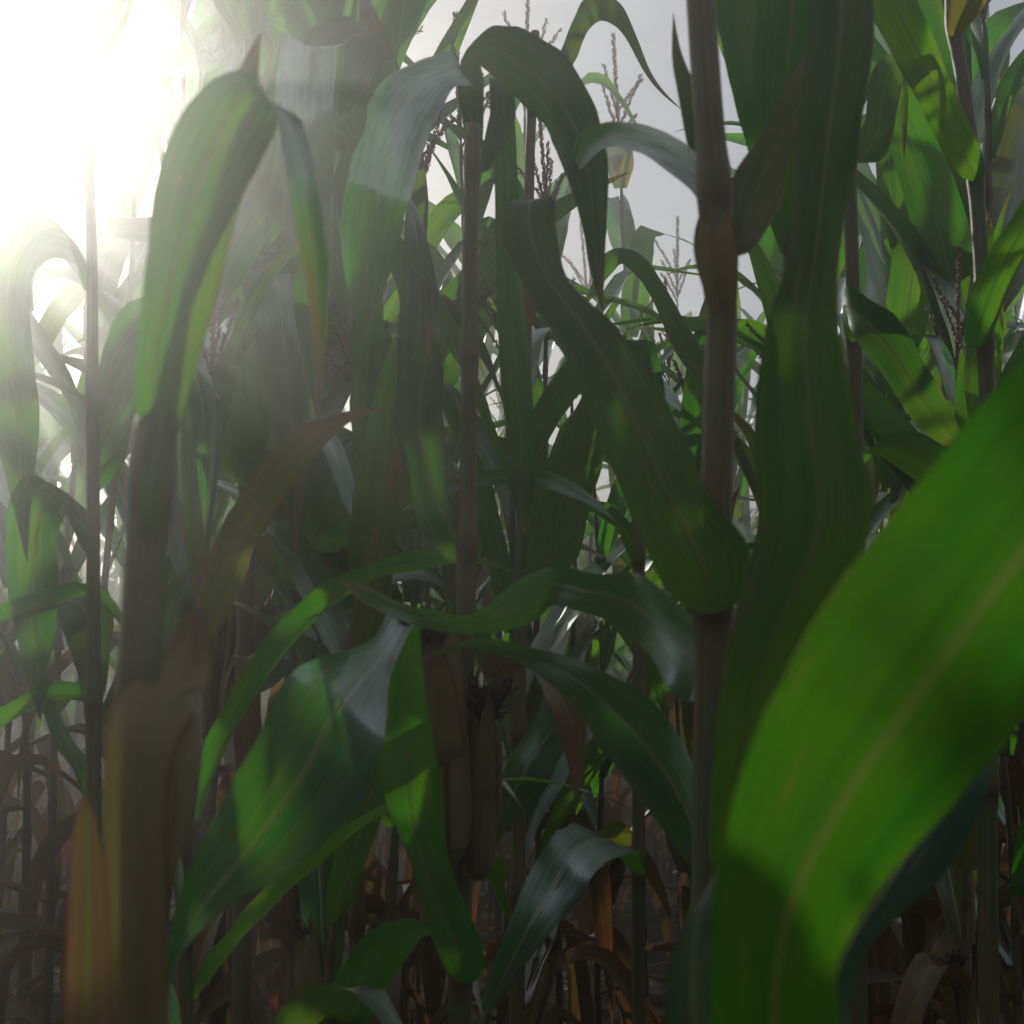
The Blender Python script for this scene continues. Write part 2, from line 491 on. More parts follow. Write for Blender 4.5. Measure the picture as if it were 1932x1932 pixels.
# --- A: the thick stalk right of the middle
A = hero(1345, .95)
tag(A, "thick foreground corn stalk right of the middle, a wide dark leaf reaching its node", "corn plant")
hero_stalk(A, [(1342, 1932, .95), (1338, 1600, .95), (1345, 1150, .95), (1352, 900, .95), (1362, 600, .95), (1352, 480, .95), (1350, 380, .95), (1334, 180, .95), (1322, 0, .95), (1315, -200, .95)],
           .0135, .0105, [pz(1345, 1160, .95), pz(1355, 500, .95), pz(1350, 385, .95), pz(1340, 1800, .95), pz(1340, 2400, .95)], 1, lowz=.3)
hero_leaf(A, [(1300, 1165, 1395, 1150, .93), (1225, 1060, 1415, 1040, .92), (1150, 880, 1340, 930, .92), (1085, 730, 1265, 760, .93), (1035, 620, 1180, 640, .96),
              (985, 520, 1080, 540, 1.0), (945, 440, 1052, 440, 1.03), (955, 400, 1046, 378, 1.05), (975, 385, 1040, 372, 1.075), (985, 410, 1035, 405, 1.09), (985, 540, 1020, 540, 1.11), (1000, 620, 1002, 620, 1.12)], vee=.06)
hero_leaf(A, [(1330, 1650, 1400, 1640, .9), (1345, 1450, 1440, 1430, .86), (1370, 1250, 1510, 1230, .83), (1432, 1000, 1650, 1000, .82), (1425, 800, 1625, 800, .82), (1445, 620, 1590, 620, .82),
              (1488, 480, 1585, 500, .83), (1500, 300, 1618, 280, .86), (1520, 80, 1650, 60, .9), (1535, -100, 1640, -120, .95), (1560, -240, 1620, -250, 1.0)], vee=.16)
hero_leaf(A, [(1358, 490, 1415, 480, .93), (1375, 400, 1440, 445, .95), (1380, 335, 1480, 370, .98), (1440, 245, 1497, 285, 1.0), (1500, 130, 1565, 170, 1.03), (1565, -20, 1640, 20, 1.08), (1640, -150, 1700, -120, 1.1)], M_LEAFY)
hero_leaf(A, [(1320, 385, 1345, 370, 1.0), (1300, 290, 1342, 280, 1.02), (1283, 200, 1325, 190, 1.03), (1268, 110, 1287, 100, 1.05), (1270, 25, 1271, 25, 1.06)], M_LEAFY)
hero_leaf(A, [(1345, 330, 1335, 400, .96), (1320, 290, 1300, 355, 1.0), (1260, 252, 1240, 312, 1.05), (1200, 232, 1190, 285, 1.1), (1150, 232, 1150, 280, 1.15), (1100, 260, 1110, 310, 1.2), (1080, 330, 1082, 332, 1.25)])
hero_leaf(A, [(1335, 1560, 1300, 1640, .95), (1310, 1440, 1240, 1550, .97), (1240, 1330, 1150, 1430, 1.0), (1130, 1260, 1070, 1320, 1.02), (1020, 1225, 985, 1255, 1.05), (900, 1205, 890, 1222, 1.05), (790, 1240, 795, 1250, 1.03)], vee=.08)
hero_leaf(A, [(1340, 1190, 1320, 1340, .95), (1300, 1150, 1270, 1300, .97), (1245, 1105, 1210, 1225, 1.0), (1190, 1080, 1150, 1175, 1.02), (1120, 1075, 1080, 1150, 1.03), (1060, 1060, 1040, 1145, 1.04), (1000, 1095, 985, 1180, 1.03, -.05),
              (890, 1145, 930, 1200, 1.0, -.06), (780, 1145, 800, 1185, .98), (700, 1110, 690, 1140, .97), (640, 1090, 640, 1092, .96)], vee=.08, ruffle=.018)

hero_leaf(A, [(1340, 590, 1388, 590, .938), (1318, 530, 1392, 530, .932), (1306, 478, 1390, 480, .93), (1314, 425, 1378, 425, .935), (1338, 385, 1352, 385, .945)], M_HUSK, vee=-.35, n=24, name="sheath")
# --- the plant behind with upright blades at the top
A2 = hero(1500, 1.3)
tag(A2, "corn plant with bright upright blades behind the top of the thick foreground stalk", "corn plant")
hero_stalk(A2, [(1490, 1932, 1.3), (1490, 1000, 1.3), (1492, 480, 1.3), (1498, 100, 1.3)], .011, .006, [pz(1490, y, 1.3) for y in (480, 900, 1300, 1700)], 2)
hero_leaf(A2, [(1475, 490, 1500, 490, 1.3), (1415, 300, 1490, 320, 1.28), (1375, 150, 1470, 150, 1.27), (1345, 0, 1440, 0, 1.26), (1330, -120, 1400, -140, 1.25), (1340, -260, 1345, -262, 1.25)])
hero_leaf(A2, [(1485, 440, 1510, 440, 1.28), (1430, 250, 1530, 280, 1.22), (1420, 150, 1545, 160, 1.2), (1430, 0, 1560, 0, 1.18), (1450, -150, 1560, -160, 1.15), (1500, -300, 1505, -300, 1.15)])

# --- E: the very close plant at the lower right
E = hero(1480, .50)
tag(E, "closest corn plant, its huge blurred bright green leaf filling the lower right corner", "corn plant")
hero_stalk(E, [(1450, 2300, .5), (1450, 2150, .5)], .013, .012, [pz(1450, 2180, .5)], 3)
hero_leaf(E, [(1350, 2250, 1560, 2260, .50), (1330, 2050, 1590, 2000, .48), (1335, 1850, 1590, 1840, .46), (1352, 1640, 1660, 1690, .45), (1410, 1430, 1790, 1540, .44, -.01), (1530, 1190, 1945, 1370, .435, -.03),
              (1720, 930, 2110, 1150, .435, -.03), (1930, 690, 2280, 900, .44, -.03), (2150, 560, 2420, 700, .45, -.02), (2500, 520, 2520, 540, .47)], M_DEEP, vee=.05, ruffle=.006)
hero_leaf(E, [(1500, 2200, 1560, 2230, .52), (1470, 2060, 1530, 2080, .56), (1500, 1935, 1590, 1960, .60), (1560, 1800, 1640, 1790, .63), (1600, 1680, 1780, 1640, .66), (1680, 1560, 1850, 1500, .70), (1800, 1420, 1870, 1420, .74), (1890, 1370, 1892, 1368, .77)], vee=.12)
hero_leaf(E, [(1330, 2150, 1400, 2170, .5), (1270, 1980, 1365, 2010, .5), (1255, 1850, 1360, 1850, .52), (1290, 1745, 1350, 1740, .54), (1325, 1690, 1350, 1680, .56), (1352, 1640, 1354, 1640, .58)])

# --- C: the middle-left plant with the husked ears and the long drooping grey leaf
Cp = hero(873, 1.3)
tag(Cp, "corn plant with husked ears and a long grey leaf drooping to the lower left", "corn plant")
hero_stalk(Cp, [(868, 1932, 1.3), (872, 1500, 1.3), (882, 1000, 1.3), (887, 500, 1.3), (892, 235, 1.3)], .0128, .0070, [pz(870, y, 1.3) for y in (1850, 1450, 1050, 680, 330, 180)], 4, lowz=.9)
hero_leaf(Cp, [(842, 1850, 905, 1860, 1.28), (800, 1735, 912, 1790, 1.26), (745, 1580, 850, 1640, 1.22), (713, 1430, 825, 1450, 1.17), (722, 1290, 800, 1280, 1.12), (738, 1195, 792, 1200, 1.07), (735, 1168, 785, 1190, 1.03, .05),
               (690, 1215, 735, 1275, .98), (560, 1262, 722, 1400, .93), (490, 1370, 665, 1530, .90), (410, 1530, 560, 1640, .87), (340, 1690, 430, 1710, .85), (315, 1830, 340, 1810, .84), (300, 1960, 302, 1960, .83)], vee=.10, ruffle=.012, n=64)
hero_leaf(Cp, [(880, 300, 912, 300, 1.31), (865, 130, 912, 160, 1.33), (922, 52, 906, 130, 1.35), (964, 41, 960, 173, 1.35), (1020, 72, 1000, 212, 1.33), (1068, 108, 1025, 248, 1.3), (1126, 202, 1050, 290, 1.26), (1147, 306, 1075, 350, 1.22), (1145, 396, 1093, 410, 1.2), (1141, 500, 1111, 504, 1.18), (1138, 587, 1136, 588, 1.17)], vee=.06)
hero_leaf(Cp, [(880, 280, 905, 300, 1.33), (858, 100, 900, 180, 1.3), (816, 108, 858, 168, 1.25), (740, 135, 832, 210, 1.2), (690, 210, 800, 280, 1.15), (655, 340, 770, 390, 1.1), (645, 480, 740, 510, 1.1), (680, 640, 690, 640, 1.1)])
hero_leaf(Cp, [(900, 1260, 930, 1290, 1.33), (940, 1225, 985, 1265, 1.3), (985, 1245, 1040, 1250, 1.26), (1030, 1320, 1100, 1320, 1.22), (1065, 1420, 1105, 1410, 1.2), (1085, 1510, 1090, 1510, 1.18)], M_DRY, vee=.2)
hero_leaf(Cp, [(850, 1065, 905, 1060, 1.31), (800, 1010, 910, 1000, 1.3), (770, 900, 850, 940, 1.32), (740, 780, 840, 800, 1.36), (770, 690, 835, 690, 1.4), (810, 600, 812, 600, 1.42)])
hero_leaf(Cp, [(900, 330, 925, 320, 1.34), (925, 200, 970, 230, 1.4), (920, 150, 965, 150, 1.45), (930, 260, 975, 300, 1.5), (935, 450, 985, 500, 1.53), (940, 650, 1000, 680, 1.55), (960, 900, 1010, 900, 1.57), (990, 1010, 992, 1010, 1.57)])
rng = random.Random(5)
for (px, py, dx, L, rad, yy) in ((838, 1640, -.06, .205, .027, 1.27), (903, 1660, .04, .15, .015, 1.28)):
    b0 = at(px, py, yy)
    em, tip, dd = ear_mesh(rng, b0 - Vector(Cp.location) * 0, Vector((dx, -.03, 1)), L, rad)
    eo = em.build("ear", M_HUSK, Cp, Cp.location)
    sm = silk_mesh(rng, tip, dd, .01)
    so = sm.build("silk", M_SILK, eo, Cp.location)

# --- D: the close thick stalk at the lower left with torn dry sheaths
D = hero(258, .62)
tag(D, "close thick corn stalk at the lower left with torn brown sheaths hanging on it", "corn plant")
hero_stalk(D, [(256, 1932, .62), (258, 1500, .62), (262, 1285, .625), (278, 1000, .64), (296, 790, .65)], .0125, .0095, [pz(258, y, .62) for y in (2050, 930)], 6, lowz=1.2)
hero_leaf(D, [(215, 1990, 320, 1990, .60), (205, 1750, 318, 1750, .598), (202, 1560, 318, 1560, .598), (206, 1400, 330, 1420, .60), (225, 1330, 380, 1330, .61), (300, 1260, 400, 1250, .63), (360, 1150, 385, 1140, .66)], M_HUSK, vee=-.22)
hero_leaf(D, [(315, 1310, 385, 1290, .61), (305, 1420, 385, 1420, .60), (310, 1540, 362, 1530, .60), (315, 1640, 335, 1640, .60), (318, 1700, 320, 1700, .60)], M_HUSK, vee=.15)
hero_leaf(D, [(215, 2050, 120, 2050, .60), (208, 1900, 122, 1900, .59), (205, 1720, 128, 1720, .585), (195, 1620, 134, 1600, .585), (180, 1540, 150, 1520, .585), (165, 1500, 163, 1500, .585)], M_HUSK, vee=.15)
hero_leaf(D, [(262, 830, 325, 820, .64), (255, 700, 345, 690, .635), (268, 560, 372, 560, .64), (280, 430, 420, 440, .66), (300, 300, 480, 330, .68), (350, 190, 520, 250, .69), (430, 130, 540, 210, .68, .03), (500, 190, 575, 260, .66), (540, 330, 600, 360, .64), (570, 520, 620, 530, .63), (600, 700, 603, 700, .63)], vee=.1)
hero_leaf(D, [(262, 1010, 308, 1005, .625), (262, 900, 318, 890, .625), (276, 800, 340, 790, .635), (292, 680, 372, 670, .655), (325, 480, 425, 480, .68), (385, 290, 470, 310, .71), (440, 150, 490, 190, .74), (490, 60, 492, 60, .77)], vee=.16)
D2 = hero(172, 1.42)
tag(D2, "shadowed corn plant above the close lower left stalk, broad blades against the bright corner", "corn plant")
hero_stalk(D2, [(176, 1932, 1.42), (176, 1000, 1.42), (174, 500, 1.42), (166, 250, 1.42), (158, 60, 1.42)], .0120, .0045, [pz(175, y, 1.42) for y in (1340, 760, 200, 1700)], 16, lowz=.9)
YS = 2.15
hero_leaf(D2, [(155, 1330, 195, 1330, .66), (140, 1260, 210, 1220, .67), (110, 1180, 200, 1110, .70), (40, 1190, 110, 1100, .74), (-30, 1260, 20, 1190, .78), (-60, 1400, -58, 1400, .8)])
hero_leaf(D2, [(160, 930, 195, 930, .66), (230, 760, 320, 740, .68), (310, 520, 470, 500, .74), (400, 330, 540, 380, .78), (470, 230, 610, 330, .8), (560, 250, 650, 420, .82), (620, 420, 670, 560, .84), (650, 700, 655, 700, .86)])

YS = 1.0
# --- N: leaves that close the left half
YS = 2.15
hero_leaf(D2, [(158, 900, 192, 890, .66), (180, 760, 270, 800, .66), (190, 640, 320, 770, .655), (235, 570, 350, 730, .65), (300, 570, 385, 730, .64), (360, 650, 410, 760, .635), (400, 840, 403, 840, .63)])  # blade added to cast shade on the foot of the closest leaf
YS = 1.0
YS = 2.15
hero_leaf(D2, [(160, 560, 190, 550, .66), (120, 430, 165, 500, .68), (55, 385, 100, 490, .70), (-15, 440, 65, 540, .71), (-35, 600, 65, 640, .71), (-15, 790, 75, 800, .70), (25, 960, 60, 960, .69), (50, 1060, 52, 1060, .69)])
hero_leaf(D2, [(160, 1050, 190, 1045, .66), (105, 930, 175, 970, .67), (60, 890, 130, 970, .68), (20, 960, 115, 1020, .69), (15, 1100, 110, 1120, .69), (45, 1260, 95, 1260, .68), (75, 1360, 77, 1360, .68)])
hero_leaf(D2, [(160, 800, 192, 790, .66), (200, 640, 250, 680, .64), (255, 560, 330, 640, .62), (310, 600, 380, 680, .61), (345, 720, 410, 760, .60), (370, 880, 405, 890, .60), (385, 1010, 387, 1010, .60)])
YS = 1.0
N1 = hero(470, 1.15 * 1.55)
tag(N1, "shadowed corn plant with broad hanging leaves in the glare of the left half", "corn plant")
hero_stalk(N1, [(455, 1932, 1.15 * 1.55), (462, 1200, 1.15 * 1.55), (470, 500, 1.15 * 1.55), (475, -200, 1.15 * 1.55)], .0125, .009, [pz(470, y, 1.15 * 1.55) for y in (1700, 1300, 900, 480, 60)], 7, lowz=.9)
YS = 1.55
hero_leaf(N1, [(440, 920, 490, 915, 1.13), (360, 820, 490, 800, 1.1), (340, 720, 480, 720, 1.05), (350, 640, 480, 640, 1.02), (365, 615, 465, 585, 1.0, .06), (345, 680, 430, 690, .95), (340, 820, 420, 830, .93), (345, 980, 400, 1000, .92), (370, 1140, 375, 1140, .92)])
hero_leaf(N1, [(455, 500, 500, 495, 1.13), (480, 380, 590, 400, 1.15 * 1.55), (520, 200, 660, 220, 1.18), (580, 60, 720, 110, 1.2), (660, 30, 760, 130, 1.22), (700, 120, 750, 250, 1.23), (715, 330, 740, 400, 1.24), (735, 480, 737, 480, 1.25)])
hero_leaf(N1, [(450, 75, 500, 70, 1.14), (400, 0, 510, -20, 1.12), (380, -100, 500, -120, 1.1), (330, -150, 420, -220, 1.05), (240, -60, 300, -100, 1.0), (180, 60, 230, 60, .97), (150, 170, 152, 170, .96)])
hero_leaf(N1, [(450, 1320, 495, 1310, 1.13), (500, 1180, 600, 1200, 1.15 * 1.55), (540, 980, 670, 1000, 1.18), (590, 840, 700, 880, 1.2), (660, 800, 720, 880, 1.22), (700, 900, 740, 960, 1.23), (720, 1040, 722, 1040, 1.24)])
hero_leaf(N1, [(440, 1330, 490, 1320, 1.13), (440, 1240, 495, 1225, 1.08), (438, 1330, 492, 1330, 1.05), (450, 1480, 498, 1470, 1.04), (465, 1580, 480, 1580, 1.04)], M_DRY, vee=.2)
hero_leaf(N1, [(455, 480, 500, 475, 1.12), (480, 330, 610, 330, 1.08), (500, 180, 640, 170, 1.05), (530, 60, 640, 96, 1.02, .06), (520, 200, 630, 210, .97), (540, 420, 630, 430, .95), (560, 620, 620, 620, .94), (600, 800, 602, 800, .94)])
hero_leaf(N1, [(450, 900, 495, 895, 1.13), (400, 760, 520, 740, 1.12), (410, 600, 560, 600, 1.11), (440, 500, 580, 520, 1.1, .04), (480, 640, 590, 660, 1.06), (520, 860, 590, 870, 1.04), (555, 1040, 557, 1040, 1.03)])
YS = 1.0
N2 = hero(690, 1.55 * 1.35)
tag(N2, "shadowed corn plant left of the eared stalk, its broad leaf hanging straight down", "corn plant")
hero_stalk(N2, [(672, 1932, 1.55 * 1.35), (676, 1200, 1.55 * 1.35), (682, 500, 1.55 * 1.35), (690, -100, 1.55 * 1.35)], .0125, .008, [pz(680, y, 1.55 * 1.35) for y in (1750, 1400, 1050, 700, 330, 30)], 8, lowz=.9)
YS = 1.35
hero_leaf(N2, [(665, 715, 705, 710, 1.53), (620, 600, 720, 590, 1.5), (610, 450, 725, 460, 1.48), (690, 330, 760, 360, 1.46), (760, 350, 800, 430, 1.44), (755, 560, 830, 600, 1.42), (750, 760, 820, 780, 1.41), (790, 930, 792, 930, 1.4)])
hero_leaf(N2, [(660, 1060, 705, 1055, 1.53), (700, 920, 800, 960, 1.5), (750, 820, 850, 870, 1.48), (830, 830, 890, 920, 1.46), (850, 960, 920, 1010, 1.45), (830, 1060, 890, 1120, 1.45), (850, 1140, 852, 1140, 1.45)])
hero_leaf(N2, [(665, 340, 705, 335, 1.53), (600, 220, 690, 190, 1.5), (560, 100, 660, 60, 1.48), (480, 60, 560, -30, 1.45), (400, 130, 470, 60, 1.42), (370, 280, 430, 250, 1.4), (380, 430, 382, 430, 1.39)])
hero_leaf(N2, [(665, 1410, 705, 1405, 1.53), (600, 1280, 690, 1260, 1.5), (570, 1120, 660, 1100, 1.5), (600, 980, 680, 960, 1.52), (650, 900, 700, 880, 1.55), (700, 830, 702, 830, 1.58)])

YS = 1.0
# --- G: jointed stalk at the right edge
G = hero(1852, 1.6)
tag(G, "jointed corn stalk near the right edge with a bright leaf rising left from its collar", "corn plant")
hero_stalk(G, [(1865, 1932, 1.6), (1862, 1400, 1.6), (1862, 740, 1.6), (1852, 500, 1.6), (1840, 330, 1.6), (1815, 140, 1.6), (1800, 60, 1.6), (1790, -100, 1.6)], .0135, .008, [pz(1850, y, 1.6) for y in (350, 660, 60, 1050, 1500)], 9, lowz=.7)
hero_leaf(G, [(1822, 345, 1862, 338, 1.59), (1775, 275, 1855, 285, 1.57), (1728, 185, 1805, 170, 1.55), (1690, 110, 1772, 85, 1.53), (1650, 35, 1735, 5, 1.5), (1600, -40, 1690, -80, 1.48), (1540, -120, 1600, -170, 1.46), (1480, -150, 1482, -152, 1.45)])
hero_leaf(G, [(1825, 660, 1864, 652, 1.59), (1820, 600, 1885, 600, 1.57), (1850, 510, 1920, 520, 1.54), (1895, 430, 1955, 455, 1.5), (1940, 365, 2000, 400, 1.45), (2030, 330, 2031, 332, 1.4)])
hero_leaf(G, [(1788, 72, 1815, 62, 1.59), (1795, 0, 1850, 22, 1.57), (1830, -80, 1900, -60, 1.55), (1880, -170, 1930, -150, 1.53), (1960, -200, 1962, -198, 1.5)], M_LEAFY)
hero_leaf(G, [(1845, 1055, 1880, 1050, 1.59), (1770, 950, 1880, 930, 1.55), (1690, 880, 1790, 850, 1.5), (1640, 860, 1720, 815, 1.48), (1590, 880, 1640, 850, 1.47), (1560, 950, 1562, 950, 1.46)])
Hh = hero(1615, 1.5)
tag(Hh, "corn stalk behind the dark upright leaf, a dark blade arching right from it", "corn plant")
hero_stalk(Hh, [(1618, 1932, 1.5), (1618, 1200, 1.5), (1612, 640, 1.5), (1605, 400, 1.5), (1600, 150, 1.5)], .0125, .007, [pz(1610, y, 1.5) for y in (640, 1000, 1400, 1750, 300)], 10, lowz=.7)
hero_leaf(Hh, [(1592, 640, 1622, 650, 1.48), (1588, 545, 1600, 605, 1.42), (1640, 560, 1622, 645, 1.38), (1700, 600, 1670, 712, 1.35), (1752, 690, 1715, 785, 1.33), (1802, 780, 1765, 832, 1.33), (1835, 860, 1833, 862, 1.35)])
hero_leaf(Hh, [(1595, 310, 1625, 305, 1.5), (1630, 230, 1665, 300, 1.52), (1635, 170, 1690, 215, 1.55), (1655, 118, 1705, 140, 1.58), (1690, 110, 1715, 150, 1.6), (1700, 230, 1712, 235, 1.62), (1705, 300, 1706, 300, 1.63)])
J = hero(985, 1.85)
tag(J, "middle corn plant with a pale upright blade and leaves arching right", "corn plant")
hero_stalk(J, [(975, 1932, 1.85), (980, 1300, 1.85), (990, 800, 1.85), (1000, 300, 1.85), (1010, 60, 1.85)], .012, .006, [pz(985, y, 1.85) for y in (1100, 800, 500, 200, 1400, 1700)], 11, lowz=.8)
hero_leaf(J, [(985, 1110, 1030, 1115, 1.83), (998, 1000, 1085, 1060, 1.8), (1018, 900, 1112, 960, 1.78), (1060, 815, 1140, 860, 1.76), (1105, 730, 1147, 770, 1.75), (1130, 640, 1132, 640, 1.75)])
hero_leaf(J, [(980, 210, 1020, 205, 1.83), (1050, 110, 1080, 125, 1.9), (1080, 40, 1108, 60, 1.95), (1115, -12, 1132, 40, 2.0), (1168, -2, 1150, 45, 2.0), (1198, 60, 1180, 72, 2.0), (1226, 130, 1214, 134, 2.0), (1252, 170, 1246, 174, 2.0), (1285, 205, 1284, 206, 2.0)], M_LEAFY)
hero_leaf(J, [(975, 510, 1015, 505, 1.83), (1070, 640, 1100, 560, 1.88), (1128, 500, 1150, 520, 1.93), (1165, 466, 1175, 497, 1.96), (1215, 480, 1205, 522, 2.0), (1258, 545, 1235, 572, 2.0), (1302, 620, 1270, 652, 2.0), (1347, 690, 1320, 722, 2.0), (1375, 790, 1372, 792, 2.0)])
hero_leaf(J, [(980, 820, 1015, 810, 1.83), (1050, 700, 1090, 740, 1.8), (1120, 648, 1150, 710, 1.77), (1190, 640, 1200, 690, 1.75), (1235, 650, 1215, 690, 1.74), (1255, 740, 1225, 745, 1.73), (1262, 830, 1260, 832, 1.73)])
R2 = hero(1205, 1.75)
tag(R2, "slim corn stalk left of the thick stalk, a thin blade bowed over leftward", "corn plant")
hero_stalk(R2, [(1205, 1932, 1.75), (1205, 1400, 1.75), (1205, 1040, 1.75), (1200, 930, 1.75)], .010, .007, [pz(1205, y, 1.75) for y in (1060, 1350, 1650)], 12, lowz=.8)
hero_leaf(R2, [(1192, 1065, 1218, 1055, 1.74), (1150, 975, 1172, 992, 1.7), (1100, 922, 1110, 952, 1.65), (1030, 888, 1035, 925, 1.6), (940, 885, 945, 915, 1.58), (850, 905, 850, 927, 1.55), (760, 960, 760, 965, 1.5)])
hero_leaf(R2, [(1195, 1655, 1222, 1650, 1.73), (1110, 1560, 1200, 1610, 1.62), (1060, 1560, 1130, 1640, 1.55), (1000, 1640, 1090, 1700, 1.5), (960, 1740, 1030, 1770, 1.45), (920, 1850, 970, 1850, 1.42), (890, 1960, 892, 1960, 1.4)])
hero_leaf(R2, [(1195, 1360, 1220, 1350, 1.73), (1100, 1280, 1180, 1300, 1.7), (1020, 1350, 1060, 1420, 1.66), (960, 1420, 1020, 1500, 1.62), (925, 1540, 960, 1560, 1.6), (915, 1620, 917, 1620, 1.59)])

# ------------------------------------------------------------------ the field
VAR = []
specs = [dict(H=2.55, greens=.9, ears=1), dict(H=2.45, greens=.75, ears=2), dict(H=2.65, greens=.85, ears=1), dict(H=2.4, greens=.6, ears=1),
         dict(H=2.6, greens=.95, ears=1, lushness=1.08), dict(H=2.5, greens=.4, ears=1, dry_low=7), dict(H=2.7, greens=.8, ears=2), dict(H=2.5, greens=.9, ears=0), dict(H=2.6, greens=.5, ears=1, lushness=.6, nodes=12, dry_low=5)]
for i, s in enumerate(specs):
    VAR.append([make_plant(100 + i, **s), False])
WORDS = ["tall corn plant with one ear", "corn plant with two husked ears", "tall green corn plant", "corn plant with yellowing leaves", "lush dark green corn plant", "half dried corn plant with rusty leaves", "tallest leafy corn plant with two ears", "corn plant without an ear", "slender corn plant"]
def place(x, y, k, rz, s, label, group):
    pr = VAR[k]
    if not pr[1]: o = pr[0]; pr[1] = True
    else: o = copy_tree(pr[0])
    o.location = (x, y, 0); o.rotation_euler = (random.uniform(-.04, .04), random.uniform(-.04, .04), rz); o.scale = (s, s, s)
    tag(o, label, "corn plant", group)
    return o

TIP = {1160: 60, 1096: 415, 1276: 405}
# plants whose tassels are read one by one against the sky: photo position of the tassel tip, distance
for (px, Y, k, rz, s, lab) in (
    (1160, 4.15, 8, .4, 1.0, "corn plant topped by the highest feathery tassel against the sky, left of the thick stalk"),
    (1096, 5.6, 8, 2.0, 1.0, "corn plant with a pale tassel low in the sky gap beside the arching leaf"),
    (1276, 5.7, 8, 3.3, 1.02, "corn plant with a spreading tassel just left of the thick stalk"),
    (1735, 3.6, 4, 1.0, 1.0, "lush corn plant rising between the dark upright leaf and the right hand stalk"),
    (1880, 3.2, 6, 5.0, 1.0, "corn plant with a long tassel at the top right corner"),
    (1690, 2.6, 0, 2.6, .93, "green corn plant right behind the dark upright leaf"),
    (1790, 2.3, 3, .9, .95, "yellowing corn plant left of the jointed stalk at the right edge"),
    (1910, 2.4, 1, 4.1, 1.0, "corn plant with arching blades cut by the right edge of the picture"),
    (1425, 5.2, 5, 1.7, 1.0, "half dried corn plant glimpsed between the thick stalk and the dark upright leaf"),
    (930, 2.7, 4, .2, .78, "lush corn plant seen through the gap right of the eared stalk"),
    (1060, 3.0, 6, 2.9, .68, "corn plant behind the pale green upright blade in the middle"),
    (570, 2.5, 2, 5.2, 1.0, "tall corn plant behind the hazy left plants"),
    (350, 2.6, 4, 5.6, 1.0, "lush corn plant in the shade between the two hazy left plants"),
    (610, 2.6, 6, 5.6, 1.0, "tall corn plant with two ears close behind the hazy left plants"),
    (440, 2.9, 0, 3.0, 1.0, "corn plant with one ear behind the broad hanging leaves of the left half"),
    (1040, 2.5, 7, 1.1, .66, "shorter corn plant filling the gap left of the slim bowed stalk"),
    (1135, 2.9, 2, 3.4, .63, "short corn plant low in the gap beside the thick stalk"),
    (1260, 2.4, 5, 5.2, .62, "short half dried corn plant just left of the thick stalk"),
    (1330, 3.1, 4, 2.2, .70, "short lush corn plant peeping out behind the thick stalk"),
    (1440, 2.6, 1, .3, .72, "short corn plant between the thick stalk and the dark upright leaf"),
    (940, 1.95, 0, 4.6, .60, "short corn plant low behind the two husked ears"),
    (1600, 1.95, 3, 2.0, .62, "short yellowing corn plant under the dark upright leaf"),
    (1760, 1.9, 5, 1.5, .60, "short half dried corn plant under the huge bright leaf"),
    (1890, 2.1, 0, 5.9, .62, "short corn plant at the lower right edge"),
    (420, 1.5, 3, 3.6, .56, "short corn plant under the long drooping grey leaf"),
    (620, 1.7, 1, 2.4, .58, "short corn plant in the dark below the drooping grey leaf"),
    (50, 4.4, 2, 1.9, 1.0, "tall green corn plant in the bright glare at the left edge"),
    (130, 3.6, 7, 4.0, 1.0, "earless corn plant in the bright glare left of the close thick stalk"),
    (330, 3.3, 6, 2.7, 1.0, "tall corn plant with two ears behind the close thick stalk"),
    (1650, 3.4, 4, 3.6, .95, "lush corn plant half hidden by the dark upright leaf"),
    (1560, 4.4, 2, .9, 1.0, "tall green corn plant far behind the dark upright leaf"),
    (1840, 4.6, 0, 2.2, 1.0, "corn plant behind the jointed stalk near the right edge"),
    (760, 2.4, 7, 2.3, .8, "earless corn plant behind the drooping grey leaf")):
    p = at(px, 1000, Y)
    if px in TIP: s = at(px, TIP[px], Y).z / (specs[k]['H'] + .31)
    o = place(p.x, Y, k, rz, s, lab, None)
    if px in TIP:                                   # bring the tassel itself to where it stands in the photo
        o.rotation_euler = (0, 0, rz)
        t = next(c for c in o.children if c.name.startswith('tassel'))
        top = max((v.co for v in t.data.vertices), key=lambda c: c.z)
        w = Matrix.Rotation(rz, 3, 'Z') @ top
        q = at(px, TIP[px], Y); s = q.z / w.z
        o.scale = (s, s, s); o.location = (q.x - w.x * s, Y - w.y * s, 0)

bands = [(3.2, "front rows"), (5.0, "middle rows"), (8.0, "back rows"), (99, "farthest rows")]
rng = random.Random(21)
y = 2.9
while y < 15.5:
    half = .364 * y * 1.05 + .25
    step = .20 + .032 * y
    x = -half - .8 + rng.random() * step
    while x < half + .3:
        xx = x + rng.uniform(-.1, .1); yy = y + rng.uniform(-.2, .2)
        px = 966 + xx / yy / SPAN * 1932
        keep = rng.random() < ((.78 if px > 420 else .45) if px < 900 else .84)
        if 1020 < px < 1430 and yy < 7.6: keep = False
        if keep:
            k = rng.randrange(8)
            band = next(n for lim, n in bands if yy < lim)
            side = "left side" if px < 860 else ("behind the middle gap" if px < 1350 else "right side")
            place(xx, yy, k, rng.random() * 6.28, rng.uniform(.9, 1.05), f"{WORDS[k]}, {band}, {side}", f"corn plants in the {band}")
        x += step
    y += .78

